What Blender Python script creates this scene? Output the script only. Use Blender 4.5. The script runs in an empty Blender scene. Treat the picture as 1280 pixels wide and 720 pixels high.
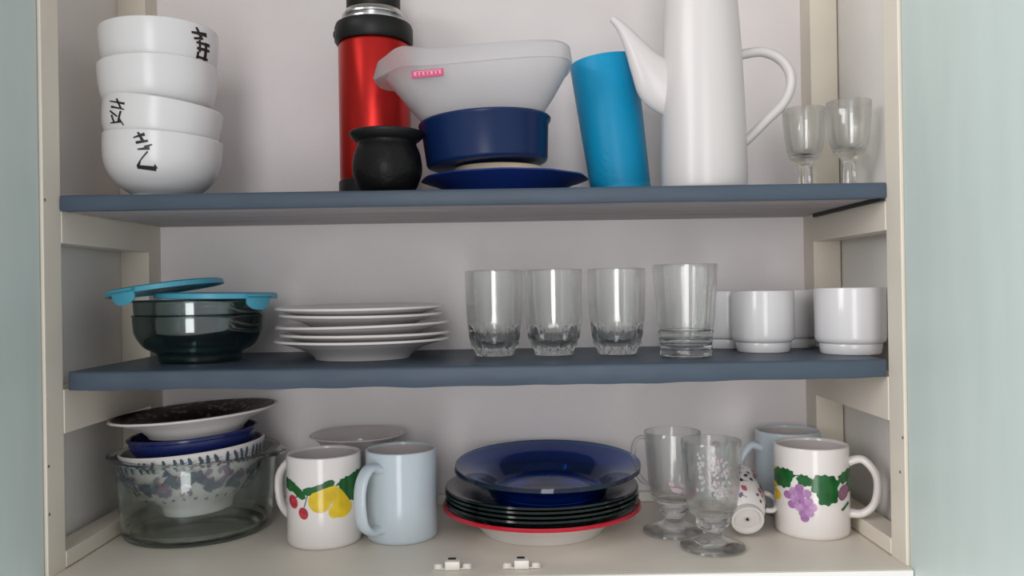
import bpy, bmesh, math, random
from mathutils import Vector, Matrix, noise
random.seed(4)
SC = bpy.context.scene
COL = SC.collection
PI = math.pi
R = math.radians

# ------------------------------------------------------------------ camera, light, exposure
F = 1020.0; EYE = 0.272; ROLL = 0.0158
cd = bpy.data.cameras.new('camera'); cam = bpy.data.objects.new('camera', cd); COL.objects.link(cam)
cd.sensor_width = 36.0; cd.lens = 36.0 * F / 1280.0; cd.clip_start = 0.01
cam.location = (0, 0, EYE)
cam.matrix_world = Matrix.Translation((0, 0, EYE)) @ Matrix.Rotation(R(90.11), 4, 'X') @ Matrix.Rotation(-ROLL, 4, 'Z')
SC.camera = cam

world = bpy.data.worlds.new('world'); SC.world = world; world.use_nodes = True
bg = world.node_tree.nodes['Background']
bg.inputs[0].default_value = (0.97, 0.97, 1.0, 1); bg.inputs[1].default_value = 0.56

def area(name, loc, target, sx, sy, power, col):
    l = bpy.data.lights.new(name, 'AREA'); l.shape = 'RECTANGLE'; l.size = sx; l.size_y = sy
    l.energy = power; l.color = col
    o = bpy.data.objects.new(name, l); COL.objects.link(o); o.location = loc
    o.rotation_euler = (Vector(target) - Vector(loc)).to_track_quat('-Z', 'Y').to_euler()
    return o
area('window_light', (-0.12, -2.3, 0.22), (-0.05, 1, 0.22), 0.80, 2.5, 28, (1.0, 0.985, 0.97))
area('side_window_light', (-2.4, -0.9, 1.2), (0.2, 0.9, 0.3), 1.8, 1.6, 56, (1.0, 0.985, 0.97))
vs = SC.view_settings
vs.view_transform = 'Standard'; vs.look = 'None'; vs.gamma = 1; vs.use_curve_mapping = False
vs.exposure = 0.25

# ------------------------------------------------------------------ materials
def mat(name, col, rough=0.5, metal=0.0, trans=0.0, ior=1.5, spec=0.5, bump=0, bscale=40, var=0, vscale=8, sss=0, coat=0, stretch=(1, 1, 1)):
    m = bpy.data.materials.new(name); m.use_nodes = True
    nt = m.node_tree; b = nt.nodes['Principled BSDF']; L = nt.links
    b.inputs['Base Color'].default_value = (*col, 1); b.inputs['Roughness'].default_value = rough
    b.inputs['Metallic'].default_value = metal; b.inputs['Transmission Weight'].default_value = trans
    b.inputs['IOR'].default_value = ior; b.inputs['Specular IOR Level'].default_value = spec
    b.inputs['Coat Weight'].default_value = coat
    if sss:
        b.inputs['Subsurface Weight'].default_value = sss; b.inputs['Subsurface Radius'].default_value = (.02, .02, .02)
        b.inputs['Subsurface Scale'].default_value = 0.5
    if bump or var:
        tc = nt.nodes.new('ShaderNodeTexCoord'); mp = nt.nodes.new('ShaderNodeMapping')
        mp.inputs['Scale'].default_value = stretch; L.new(tc.outputs['Object'], mp.inputs['Vector'])
    if bump:
        n = nt.nodes.new('ShaderNodeTexNoise'); n.inputs['Scale'].default_value = bscale; n.inputs['Detail'].default_value = 4
        bp = nt.nodes.new('ShaderNodeBump'); bp.inputs['Strength'].default_value = bump; bp.inputs['Distance'].default_value = 0.002
        L.new(mp.outputs[0], n.inputs['Vector']); L.new(n.outputs[0], bp.inputs['Height']); L.new(bp.outputs[0], b.inputs['Normal'])
    if var:
        n = nt.nodes.new('ShaderNodeTexNoise'); n.inputs['Scale'].default_value = vscale; n.inputs['Detail'].default_value = 5
        cr = nt.nodes.new('ShaderNodeValToRGB'); e = cr.color_ramp.elements
        e[0].position = 0.3; e[1].position = 0.7
        e[0].color = (*[max(0, c * (1 - var)) for c in col], 1); e[1].color = (*[min(1, c * (1 + var * .6)) for c in col], 1)
        L.new(mp.outputs[0], n.inputs['Vector']); L.new(n.outputs[0], cr.inputs[0]); L.new(cr.outputs[0], b.inputs['Base Color'])
    return m

M = {}
M['plaster'] = mat('plaster', (0.83, 0.785, 0.79), 0.9, bump=0.35, bscale=60, var=0.05, vscale=6)
M['cream'] = mat('cream_paint', (0.74, 0.68, 0.58), 0.45, bump=0.12, bscale=30, var=0.05, vscale=9)
M['panel'] = mat('side_panel_paint', (0.80, 0.77, 0.73), 0.6, bump=0.1, bscale=30, var=0.08, vscale=7)
M['floor'] = mat('cupboard_floor_paint', (0.77, 0.705, 0.615), 0.42, bump=0.15, bscale=25, var=0.07, vscale=7)
M['edge'] = mat('white_edge_paint', (0.85, 0.83, 0.79), 0.45)
M['door'] = mat('pale_teal_paint', (0.565, 0.655, 0.625), 0.4, bump=0.1, bscale=20, var=0.04, vscale=5, stretch=(1, 6, 1))
M['dark'] = mat('dark_hole', (0.02, 0.017, 0.015), 0.9)
M['hole'] = mat('nail_mark', (0.20, 0.15, 0.11), 0.8)
M['vinyl'] = mat('slate_blue_vinyl', (0.060, 0.085, 0.118), 0.45, spec=0.35, bump=0.4, bscale=22, var=0.12, vscale=14, stretch=(1, 3, 3))
M['board'] = mat('grey_board', (0.46, 0.415, 0.42), 0.7, bump=0.3, bscale=14, var=0.3, vscale=9, stretch=(0.6, 14, 1))
M['white'] = mat('white_glaze', (0.70, 0.685, 0.695), 0.16, var=0)
M['whitebowl'] = mat('white_porcelain', (0.76, 0.745, 0.745), 0.24)
M['pot'] = mat('cream_white_porcelain', (0.64, 0.605, 0.595), 0.3)
M['plate'] = mat('white_stoneware', (0.72, 0.68, 0.67), 0.2)
M['mugwhite'] = mat('mug_white_glaze', (0.76, 0.71, 0.69), 0.14)
M['mugin'] = mat('mug_inner_glaze', (0.62, 0.57, 0.56), 0.15)
M['mugblue'] = mat('pale_blue_glaze', (0.56, 0.635, 0.685), 0.14)
def thin_glass(name, tint, clear=0.30, edge=0.65, rough=0.0, ior=1.45, gloss=0.06):
    """drinkware wall: part straight see-through, part refracting, with a Fresnel reflection"""
    m = bpy.data.materials.new(name); m.use_nodes = True; nt = m.node_tree; L = nt.links
    nt.nodes.remove(nt.nodes['Principled BSDF']); out = nt.nodes['Material Output']
    tr = nt.nodes.new('ShaderNodeBsdfTransparent'); tr.inputs[0].default_value = (*tint, 1)
    gl = nt.nodes.new('ShaderNodeBsdfGlass'); gl.inputs['Color'].default_value = (*tint, 1); gl.inputs['IOR'].default_value = ior; gl.inputs['Roughness'].default_value = rough
    lw = nt.nodes.new('ShaderNodeLayerWeight'); lw.inputs[0].default_value = 0.35
    mr = nt.nodes.new('ShaderNodeMapRange'); mr.inputs['To Min'].default_value = clear; mr.inputs['To Max'].default_value = clear + edge
    L.new(lw.outputs['Facing'], mr.inputs['Value'])
    mx = nt.nodes.new('ShaderNodeMixShader'); L.new(mr.outputs[0], mx.inputs[0]); L.new(tr.outputs[0], mx.inputs[1]); L.new(gl.outputs[0], mx.inputs[2])
    gs = nt.nodes.new('ShaderNodeBsdfGlossy'); gs.inputs['Roughness'].default_value = 0.06
    m2 = nt.nodes.new('ShaderNodeMixShader'); m2.inputs[0].default_value = gloss
    L.new(mx.outputs[0], m2.inputs[1]); L.new(gs.outputs[0], m2.inputs[2]); L.new(m2.outputs[0], out.inputs['Surface'])
    return m
M['glass'] = thin_glass('clear_glass', (0.99, 0.995, 0.99), 0.22, 0.6)
M['thickglass'] = thin_glass('clear_glass_base', (0.99, 0.995, 0.99), 0.84, 0.12, gloss=0.01)
M['greenglass'] = thin_glass('greenish_glass', (0.945, 0.975, 0.96), 0.9, 0.1, gloss=0.02)
M['smokeglass'] = thin_glass('heavy_greenish_glass', (0.62, 0.71, 0.70), 0.5, 0.5, gloss=0.12)
M['blueglass'] = mat('cobalt_glass', (0.045, 0.26, 0.74), 0.05, trans=0.97, spec=0.4, ior=1.5)
M['tealglass'] = mat('dark_green_glass', (0.012, 0.04, 0.036), 0.12, trans=0.8, spec=0.3, ior=1.5)
M['navy'] = mat('navy_plastic', (0.005, 0.020, 0.085), 0.28, spec=0.35)
M['navyglaze'] = mat('navy_glaze', (0.010, 0.018, 0.10), 0.2)
M['royal'] = mat('royal_blue_plastic', (0.008, 0.03, 0.19), 0.35)
M['lid'] = mat('aqua_plastic', (0.07, 0.34, 0.47), 0.34)
M['tumbler'] = mat('cyan_translucent_plastic', (0.01, 0.40, 0.70), 0.38, trans=0.35, ior=1.3, bump=0.25, bscale=200)
M['milky'] = mat('milky_plastic', (0.80, 0.79, 0.80), 0.38, trans=0.72, ior=1.15)
M['red'] = mat('metallic_red', (0.50, 0.018, 0.015), 0.30, metal=0.75, bump=0.05, bscale=150)
M['black'] = mat('black_plastic', (0.008, 0.008, 0.008), 0.45, spec=.35)
M['leather'] = mat('black_leather', (0.006, 0.0055, 0.0055), 0.42, spec=0.22, bump=1.0, bscale=55)
M['steel'] = mat('steel', (0.6, 0.6, 0.6), 0.25, metal=1)
M['ink'] = mat('black_print', (0.012, 0.012, 0.014), 0.35)
M['beige'] = mat('beige_wood', (0.52, 0.42, 0.30), 0.55, bump=0.2, bscale=40, var=0.2, vscale=20)
M['saucer'] = mat('pale_grey_glaze', (0.50, 0.52, 0.55), 0.25)
M['redrim'] = mat('red_rim_glaze', (0.50, 0.012, 0.03), 0.2)
M['pink'] = mat('pink_label', (0.66, 0.10, 0.22), 0.5)
M['pinklight'] = mat('pink_label_print', (0.82, 0.42, 0.52), 0.5)
M['leaf'] = mat('green_print', (0.008, 0.11, 0.022), 0.2, var=0.35, vscale=90)
M['yellow'] = mat('yellow_print', (0.72, 0.50, 0.015), 0.15, var=0.2, vscale=60)
M['cherry'] = mat('cherry_print', (0.55, 0.035, 0.06), 0.2, var=0.5, vscale=120)
M['grape'] = mat('grape_print', (0.36, 0.16, 0.38), 0.2, var=0.3, vscale=160)
M['grapelight'] = mat('light_grape_print', (0.46, 0.25, 0.47), 0.2, var=0.3, vscale=160)
M['grapedark'] = mat('plum_print', (0.24, 0.11, 0.17), 0.2, var=0.3, vscale=160)
M['slate'] = mat('slate_blue_print', (0.07, 0.105, 0.15), 0.2, var=0.35, vscale=90)
M['mauve'] = mat('mauve_print', (0.26, 0.17, 0.27), 0.2, var=0.35, vscale=90)
M['rose'] = mat('rose_print', (0.48, 0.10, 0.14), 0.2)
M['frost'] = mat('white_enamel_print', (0.72, 0.69, 0.70), 0.35, trans=0.62, ior=1.2)
M['frostpink'] = mat('pink_enamel_print', (0.55, 0.42, 0.47), 0.35, trans=0.3, ior=1.2)
M['catch'] = mat('ivory_plastic', (0.78, 0.74, 0.68), 0.35)

# pattern of the dark plate: gold flecks on near black
def dark_plate_mat():
    m = bpy.data.materials.new('dark_mottled_glaze'); m.use_nodes = True; nt = m.node_tree; b = nt.nodes['Principled BSDF']
    tc = nt.nodes.new('ShaderNodeTexCoord'); v = nt.nodes.new('ShaderNodeTexVoronoi'); v.inputs['Scale'].default_value = 110
    n = nt.nodes.new('ShaderNodeTexNoise'); n.inputs['Scale'].default_value = 60
    cr = nt.nodes.new('ShaderNodeValToRGB'); e = cr.color_ramp.elements
    e[0].position = 0.28; e[0].color = (0.16, 0.12, 0.08, 1); e[1].position = 0.42; e[1].color = (0.012, 0.010, 0.010, 1)
    mx = nt.nodes.new('ShaderNodeMath'); mx.operation = 'MULTIPLY_ADD'; mx.inputs[1].default_value = 0.9; 
    L = nt.links; L.new(tc.outputs['Object'], v.inputs['Vector']); L.new(tc.outputs['Object'], n.inputs['Vector'])
    L.new(v.outputs['Distance'], mx.inputs[0]); L.new(n.outputs[0], mx.inputs[2])
    sb = nt.nodes.new('ShaderNodeMath'); sb.operation = 'SUBTRACT'; sb.inputs[1].default_value = 0.45
    L.new(mx.outputs[0], sb.inputs[0]); L.new(sb.outputs[0], cr.inputs[0]); L.new(cr.outputs[0], b.inputs['Base Color'])
    b.inputs['Roughness'].default_value = 0.4; b.inputs['Specular IOR Level'].default_value = 0.3
    return m
M['mottled'] = dark_plate_mat()

# ------------------------------------------------------------------ helpers
def at(px, py, Y):
    """world point of a photograph pixel at depth Y"""
    dx, dy = px - 639, py - 362
    return Vector(((dx - ROLL * dy) / F * Y, Y, EYE - (dy + ROLL * dx) / F * Y))

def mesh_obj(name, bm, m, parent=None, smooth=True, angle=40):
    bmesh.ops.recalc_face_normals(bm, faces=bm.faces)
    me = bpy.data.meshes.new(name); bm.to_mesh(me); bm.free()
    if m is not None: me.materials.append(m)
    if smooth:
        me.shade_smooth(); me.set_sharp_from_angle(angle=R(angle))
    o = bpy.data.objects.new(name, me); COL.objects.link(o)
    if parent: o.parent = parent
    return o

def thick_base(o, zmax):
    o.data.materials.append(M['thickglass'])
    for p in o.data.polygons:
        if p.center.z < zmax: p.material_index = 1
def tag(o, label, cat, group=None):
    o['label'] = label; o['category'] = cat
    if group: o['group'] = group
    return o

def thing(name, loc, label, cat, group=None, rot=(0, 0, 0)):
    o = bpy.data.objects.new(name, None); COL.objects.link(o); o.empty_display_size = 0.02
    o.location = loc; o.rotation_euler = rot
    return tag(o, label, cat, group)

def dup(root, loc, label, rot=(0, 0, 0)):
    r = root.copy(); COL.objects.link(r); r.location = loc; r.rotation_euler = rot; r['label'] = label
    for ch in list(root.children):
        c = ch.copy(); COL.objects.link(c); c.parent = r
        for g in list(ch.children):
            d = g.copy(); COL.objects.link(d); d.parent = c
    return r

def struct(name, bm, m, parent=None, smooth=False):
    o = mesh_obj(name, bm, m, parent, smooth=smooth)
    if parent is None: o['kind'] = 'structure'
    return o

def box(x0, x1, y0, y1, z0, z1, bev=0.0, bm=None):
    own = bm is None
    if own: bm = bmesh.new()
    r = bmesh.ops.create_cube(bm, size=1)
    for v in r['verts']:
        v.co = Vector(((x0 + x1) / 2 + v.co.x * (x1 - x0), (y0 + y1) / 2 + v.co.y * (y1 - y0), (z0 + z1) / 2 + v.co.z * (z1 - z0)))
    if bev:
        es = list({e for v in r['verts'] for e in v.link_edges})
        bmesh.ops.bevel(bm, geom=es, offset=bev, segments=2, affect='EDGES', profile=0.6)
    return bm

def catmull(pts, n=6):
    out = []
    P = [Vector(p) for p in pts]
    for i in range(len(P) - 1):
        p0 = P[max(i - 1, 0)]; p1 = P[i]; p2 = P[i + 1]; p3 = P[min(i + 2, len(P) - 1)]
        for k in range(n):
            t = k / n
            out.append(0.5 * ((2 * p1) + (p2 - p0) * t + (2 * p0 - 5 * p1 + 4 * p2 - p3) * t * t + (3 * p1 - p0 - 3 * p2 + p3) * t ** 3))
    out.append(P[-1])
    return out

def lathe(prof, seg=72, bm=None, rmod=None, closed=False):
    """revolve (r, z) points; rmod(r, z, a, i) may change the radius"""
    if bm is None: bm = bmesh.new()
    rings = []
    for i, (r, z) in enumerate(prof):
        if r < 1e-5:
            rings.append([bm.verts.new((0, 0, z))])
        else:
            ring = []
            for k in range(seg):
                a = 2 * PI * k / seg
                rr = rmod(r, z, a, i) if rmod else r
                ring.append(bm.verts.new((rr * math.cos(a), rr * math.sin(a), z)))
            rings.append(ring)
    pairs = list(zip(rings[:-1], rings[1:]))
    if closed: pairs.append((rings[-1], rings[0]))
    for A, B in pairs:
        if len(A) == 1 and len(B) == 1: continue
        for k in range(seg):
            k2 = (k + 1) % seg
            if len(A) == 1: bm.faces.new((A[0], B[k], B[k2]))
            elif len(B) == 1: bm.faces.new((A[k], B[0], A[k2]))
            else: bm.faces.new((A[k], B[k], B[k2], A[k2]))
    return bm

def soft(prof, n=4):
    return [(p.x, p.y) for p in catmull([(r, z, 0) for r, z in prof], n)]

def tube(path, radii, seg=14, bm=None, flat=None):
    """tube along path; radii floats, or (a, b) with flat = the direction of the a half-axis"""
    if bm is None: bm = bmesh.new()
    P = [Vector(p) for p in path]; rings = []
    prev = None
    for i, p in enumerate(P):
        t = (P[min(i + 1, len(P) - 1)] - P[max(i - 1, 0)]).normalized()
        if flat is not None: u = (Vector(flat) - t * t.dot(Vector(flat))).normalized()
        else:
            ref = prev if prev else (Vector((0, 1, 0)) if abs(t.y) < .9 else Vector((1, 0, 0)))
            u = (ref - t * t.dot(ref)).normalized()
        prev = u; w = t.cross(u)
        r = radii[i] if isinstance(radii, list) else radii
        a, b = r if isinstance(r, tuple) else (r, r)
        rings.append([bm.verts.new(p + u * a * math.cos(2 * PI * k / seg) + w * b * math.sin(2 * PI * k / seg)) for k in range(seg)])
    for A, B in zip(rings[:-1], rings[1:]):
        for k in range(seg): bm.faces.new((A[k], A[(k + 1) % seg], B[(k + 1) % seg], B[k]))
    bm.faces.new(rings[0]); bm.faces.new(rings[-1][::-1])
    return bm

def interp(prof, z):
    """outer radius of a profile (list of (r, z) rising in z) at height z"""
    for (r0, z0), (r1, z1) in zip(prof[:-1], prof[1:]):
        if z0 <= z <= z1 and z1 > z0: return r0 + (r1 - r0) * (z - z0) / (z1 - z0)
    return prof[-1][0] if z > prof[-1][1] else prof[0][0]

def print_on(parent, name, polys, rfun, m, rref, off=0.00035, step=0.003):
    """flat print: polygons [(phi, z), ...] laid on a surface of revolution, phi = 0 faces -Y"""
    if 1 < len(polys) <= 16 and name != 'lettering':
        for j, q in enumerate(polys): o = print_on(parent, name, [q], rfun, m, rref, off + j * 0.00002, step)
        return o
    bm = bmesh.new()
    for j, poly in enumerate(polys):
        vs_ = [bm.verts.new((p * rref, z, j * 1e-5)) for p, z in poly]
        try: bm.faces.new(vs_)
        except ValueError: continue
    xs = [v.co.x for v in bm.verts]; ys = [v.co.y for v in bm.verts]
    x = math.floor(min(xs) / step) * step + step
    while x < max(xs):
        bmesh.ops.bisect_plane(bm, geom=bm.verts[:] + bm.edges[:] + bm.faces[:], plane_co=(x, 0, 0), plane_no=(1, 0, 0)); x += step
    y = math.floor(min(ys) / step) * step + step
    while y < max(ys):
        bmesh.ops.bisect_plane(bm, geom=bm.verts[:] + bm.edges[:] + bm.faces[:], plane_co=(0, y, 0), plane_no=(0, 1, 0)); y += step
    bmesh.ops.triangulate(bm, faces=bm.faces)
    for v in bm.verts:
        ph = v.co.x / rref; z = v.co.y; r = rfun(z) + off + v.co.z * 2
        v.co = Vector((r * math.sin(ph), -r * math.cos(ph), z))
    bmesh.ops.recalc_face_normals(bm, faces=bm.faces)
    for f in bm.faces:
        c = f.calc_center_median()
        if f.normal.x * c.x + f.normal.y * c.y < 0: f.normal_flip()
    me = bpy.data.meshes.new(name); bm.to_mesh(me); bm.free(); me.materials.append(m); me.shade_smooth()
    o = bpy.data.objects.new(name, me); COL.objects.link(o); o.parent = parent
    return o

def ell(cx, cy, rx, ry, n=20, rot=0):
    return [(cx + rx * math.cos(a) * math.cos(rot) - ry * math.sin(a) * math.sin(rot),
             cy + rx * math.cos(a) * math.sin(rot) + ry * math.sin(a) * math.cos(rot)) for a in [2 * PI * k / n for k in range(n)]]
def leafshape(cx, cy, rx, ry, rot=0, n=34, teeth=9, amp=.12):
    out = []
    for k in range(n):
        a = 2 * PI * k / n; s = 1 + amp * math.sin(a * teeth + cx)
        s *= 1 - .25 * abs(math.sin(a)) ** 3
        x, y = rx * s * math.cos(a), ry * s * math.sin(a)
        out.append((cx + x * math.cos(rot) - y * math.sin(rot), cy + x * math.sin(rot) + y * math.cos(rot)))
    return out
STROKE = 1.0
def stroke(x0, y0, x1, y1, w0=1.5, w1=None):
    w1 = w0 if w1 is None else w1
    dx, dy = x1 - x0, y1 - y0; l = math.hypot(dx, dy) or 1; nx, ny = -dy / l / 2 * STROKE, dx / l / 2 * STROKE
    return [(x0 + nx * w0, y0 + ny * w0), (x1 + nx * w1, y1 + ny * w1), (x1 - nx * w1, y1 - ny * w1), (x0 - nx * w0, y0 - ny * w0)]

def mapper(loc, cpx, half, z_ref_y, yfront):
    """pixel -> (phi, z) on a round body at loc whose outline is centred on cpx with the given half width"""
    phc = math.atan2(-loc[0], loc[1])
    def f(p):
        s = max(-0.985, min(0.985, (p[0] - cpx) / half))
        z = EYE - (p[1] - 362 + ROLL * (cpx - 639)) / F * yfront - loc[2]
        return (phc + math.asin(s), z)
    return f

# ------------------------------------------------------------------ cupboard shell
XL, XR, YF, YB = -0.450, 0.375, 0.785, 1.047
PL, PR = -0.485, 0.410
TOPZ = 0.74
struct('wall_back', box(-0.53, 0.455, YB, YB + 0.03, -0.03, TOPZ), M['plaster'])
struct('wall_left', box(PL - 0.018, PL, YF, YB, -0.02, TOPZ), M['panel'])
struct('wall_right', box(PR, PR + 0.018, YF, YB, -0.02, TOPZ), M['panel'])
fl = struct('floor', box(PL, PR, 0.7825, YB, -0.018, 0.0, 0.0006), M['floor'])
mesh_obj('nosing', box(XL - 0.0015, XR + 0.0015, 0.7765, 0.7824, -0.018, 0.0, 0.0004), M['floor'], fl, smooth=False)
mesh_obj('front_edge', box(XL - 0.0015, XR + 0.0015, 0.7740, 0.7764, -0.040, -0.0003, 0.0004), M['edge'], fl, smooth=False)
struct('ceiling', box(PL - 0.018, PR + 0.018, YF, YB, TOPZ, TOPZ + 0.018), M['cream'])
tn = [0]
def trim(*b, m='cream', bev=0.001):
    tn[0] += 1
    return struct('trim_%d' % tn[0], box(*b, bev), M[m])
tl = trim(PL, XL, YF, 0.816, 0, TOPZ)             # front posts
tr = trim(XR, PR, YF, 0.816, 0, TOPZ)
trim(PL, XL, 1.012, YB, 0, TOPZ)                   # back posts
trim(XR, PR - 0.0016, 1.012, YB, 0, TOPZ)
for x0, x1 in ((PL, XL + 0.0006), (XR - 0.0006, PR)):
    e0, e1 = (x0 + 0.008, x1) if x0 < 0 else (x0, x1 - 0.008)
    trim(e0, e1, 0.8162, 1.0118, 0.3255, 0.3580 if x0 < 0 else 0.3545)   # rail under the top shelf
    trim(e0, e1, 0.8162, 1.0118, 0.1350, 0.1790)   # rail under the middle shelf
    trim(e0, e1, 0.8162, 1.0118, 0.0011, 0.0175)   # low rail on the floor
trim(XL + 0.001, XR - 0.001, 1.036, YB - 0.0003, 0.0002, 0.012, m='edge')
for t, pts in ((tl, ((60, 583), (61, 643), (50, 250))), (tr, ((1129, 547), (1124, 590)))):
    for px, py in pts:
        x = XL if t is tl else XR
        Y = abs(x) * F / abs(px - 639 - ROLL * (py - 362)); Y = min(max(Y, 0.788), 0.812)
        z = at(px, py, Y).z; bm = bmesh.new()
        bmesh.ops.create_cone(bm, cap_ends=True, segments=12, radius1=0.0016, radius2=0.0016, depth=0.0006,
                              matrix=Matrix.Translation((x, Y, z)) @ Matrix.Rotation(PI / 2, 4, 'Y'))
        mesh_obj('nail_hole', bm, M['hole'], t)

# doors, both swung open towards the viewer
def door(name, x0, x1):
    inner = x1 if x0 < 0 else x0
    d = struct(name, box(x0, x1, 0.375, 0.7835, -0.028, 0.72, 0.002), M['door'])
    return d
door('door_1', -0.4705, -0.4525)
door('door_2', 0.3775, 0.3955)

# ------------------------------------------------------------------ shelves
Z1, Z2 = 0.373, 0.1965
def shelf(z, zb, label, wav, xl, xr, cat='shelf'):
    t = thing('shelf', ((xl + xr) / 2, 0.93, zb), label, cat)
    cx = (xl + xr) / 2
    mesh_obj('board', box(xl - cx + wav * .0045, xr - cx - wav * .002, 0.8165 - .93, YB - 0.001 - .93, 0, z - zb - 0.0016, 0.0008), M['board'], t, smooth=False)
    bm = bmesh.new(); n = 120; rows = []
    h = z - zb
    for i in range(n + 1):
        f = i / n; x = (xl + wav * 0.0035 - cx) + f * (xr - xl - wav * 0.0045)
        w = noise.noise(Vector((x * 9, z * 10, 0))); w2 = noise.noise(Vector((x * 26, 3, z)))
        drop = wav * (0.0015 * w + 0.0012 * w2) + (wav * 0.0018 * math.sin(f * PI))
        out = wav * 0.0010 * (w2 + 0.5) - wav * 0.006 * (max(0, 0.02 - f) / 0.02) ** 2 - wav * 0.004 * (max(0, f - 0.97) / 0.03) ** 2
        yf = 0.812 - .93 - out
        lip = 0.016 + 0.004 * w
        rows.append([bm.verts.new(p) for p in (
            (x, YB - .9315, h), (x, 0.95 - .93, h), (x, yf + .012, h + wav * .0003 * w2), (x, yf + 0.0022, h), (x, yf + 0.0005, h - 0.0009), (x, yf, h - 0.0030),
            (x, yf - wav * 0.0012 * w, h * .5), (x, yf, -0.0002 - drop), (x, yf + 0.0012, -0.0016 - drop),
            (x, yf + lip, -0.0012 - drop * .3), (x, yf + lip + 0.0002, -0.0005), (x, yf + 0.0030, -0.0005 - drop * .5), (x, yf + 0.0018, 0.002),
            (x, yf + 0.0018, h - 0.0024), (x, yf + 0.004, h - 0.0014), (x, YB - .9315, h - 0.0014))])
    for A, B in zip(rows[:-1], rows[1:]):
        for k in range(len(A)):
            k2 = (k + 1) % len(A); bm.faces.new((A[k], B[k], B[k2], A[k2]))
    bm.faces.new(rows[0]); bm.faces.new(rows[-1][::-1])
    if z == Z1: mesh_obj('gap_shadow_strip', box(xr - cx - 0.0045, xr - cx, 0.8150 - .93, 1.000 - .93, -0.0042, -0.0004), M['black'], t, smooth=False)  # black strip added to stand in for shadow between shelf and right rail
    l = mesh_obj('liner', bm, M['vinyl'], t, angle=50); l['label'] = 'slate blue vinyl covering wrapped over the front edge'
    return t
shelf(Z1, 0.3590, 'upper shelf covered in slate blue vinyl, holding the thermos and the coffee pot', 0.12, XL + 0.0008, XR - 0.0008)
shelf(Z2, 0.1800, 'lower shelf covered in slate blue vinyl, sagging edge, holding glasses and white plates', 1.0, XL + 0.0010, XR - 0.0010)

# ------------------------------------------------------------------ TOP SHELF
# stack of four white bowls
bo = [(0.0, 0.0015), (0.024, 0.0015), (0.0255, 0.0), (0.0285, 0.0), (0.0300, 0.0045), (0.042, 0.012), (0.0530, 0.024), (0.0590, 0.038), (0.0608, 0.054), (0.0610, 0.0665)]
def bowl_profile(outer, t, zb):
    o = soft(outer[4:], 4)
    inner = [(max(r - t, 0), max(z, zb)) for r, z in o if z > zb + 0.002]
    lipr, lipz = outer[-1]
    return outer[:4] + o + [(lipr - t * .3, lipz + t * .35), (lipr - t * .8, lipz + t * .2)] + inner[::-1] + [(inner[0][0] * .7, zb + .0006), (0, zb)]
def make_bowl(loc, label, rot):
    t = thing('bowl', loc, label, 'bowl', 'white porcelain bowls stacked on the upper shelf', rot)
    mesh_obj('body', lathe(bowl_profile(bo, 0.0032, 0.005), 80), M['whitebowl'], t)
    return t
BY = 0.892; bx = at(200, 200, BY).x
bspec = [(Z1 + 0.0018, R(3.2), 'white porcelain bowl at the bottom of the stack, large black curved character'),
         (0.4110, R(7.2), 'white porcelain bowl second from bottom of the stack, small column of black script'),
         (0.4525, R(-2.2), 'plain white porcelain bowl second from top of the stack, no script showing'),
         (0.4905, R(-1.5), 'white porcelain bowl on top of the stack, black script at its right side')]
bowls = []
for i, (z, tilt, lab) in enumerate(bspec):
    loc = (bx + (0, -0.0035, 0.001, 0.002)[i], BY, z)
    if i == 0: b = make_bowl(loc, lab, (0, tilt, 0))
    else: b = dup(bowls[0], loc, lab, (0, tilt, 0))
    bowls.append(b)
bowl_r = lambda z: interp(soft(bo[3:], 4), z)
def glyph(i, strokes, cpx=200, half=75):
    mp = mapper(tuple(bowls[i].location), cpx, half, 0, 0.845)
    o = print_on(bowls[i], 'lettering', [[mp(q) for q in s] for s in strokes], bowl_r, M['ink'], 0.06, off=0.0004)
    o['label'] = 'black brush-style characters'
STROKE = 1.4
glyph(0, [stroke(165, 175, 178, 170, 1, 3), stroke(170, 168, 177, 180, 1.5, 3), stroke(168, 181, 182, 178, 2.5, 2), stroke(178, 186, 187, 182, 2.5, 1), stroke(170, 189, 184, 187, 1, 3),
          stroke(182, 191, 173, 202, 1.5, 1), stroke(173, 202, 169, 210, 1, 3), stroke(168, 210, 192, 211, 3, 4), stroke(190, 206, 192, 211, 1, 3)])
glyph(1, [stroke(138, 131, 156, 134, 1, 2), stroke(146, 128, 152, 140, 1.6), stroke(140, 138, 156, 141, 2, 1), stroke(139, 143, 148, 150, 1.4), stroke(152, 143, 149, 156, 1.6), stroke(141, 148, 144, 158, 1.5),
          stroke(139, 158, 153, 156, 1, 1.6), stroke(150, 152, 155, 160, 1.2)], 201)
glyph(3, [stroke(237, 38, 256, 36, 2, 4), stroke(243, 30, 250, 44, 2, 3), stroke(240, 45, 250, 42, 2), stroke(243, 49, 260, 48, 2, 3), stroke(247, 45, 248, 60, 2), stroke(255, 46, 256, 72, 2, 3),
          stroke(244, 56, 260, 55, 2.5), stroke(246, 60, 246, 72, 2), stroke(246, 66, 260, 66, 2), stroke(247, 72, 260, 72, 3)], 199)

STROKE = 1.0
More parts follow.
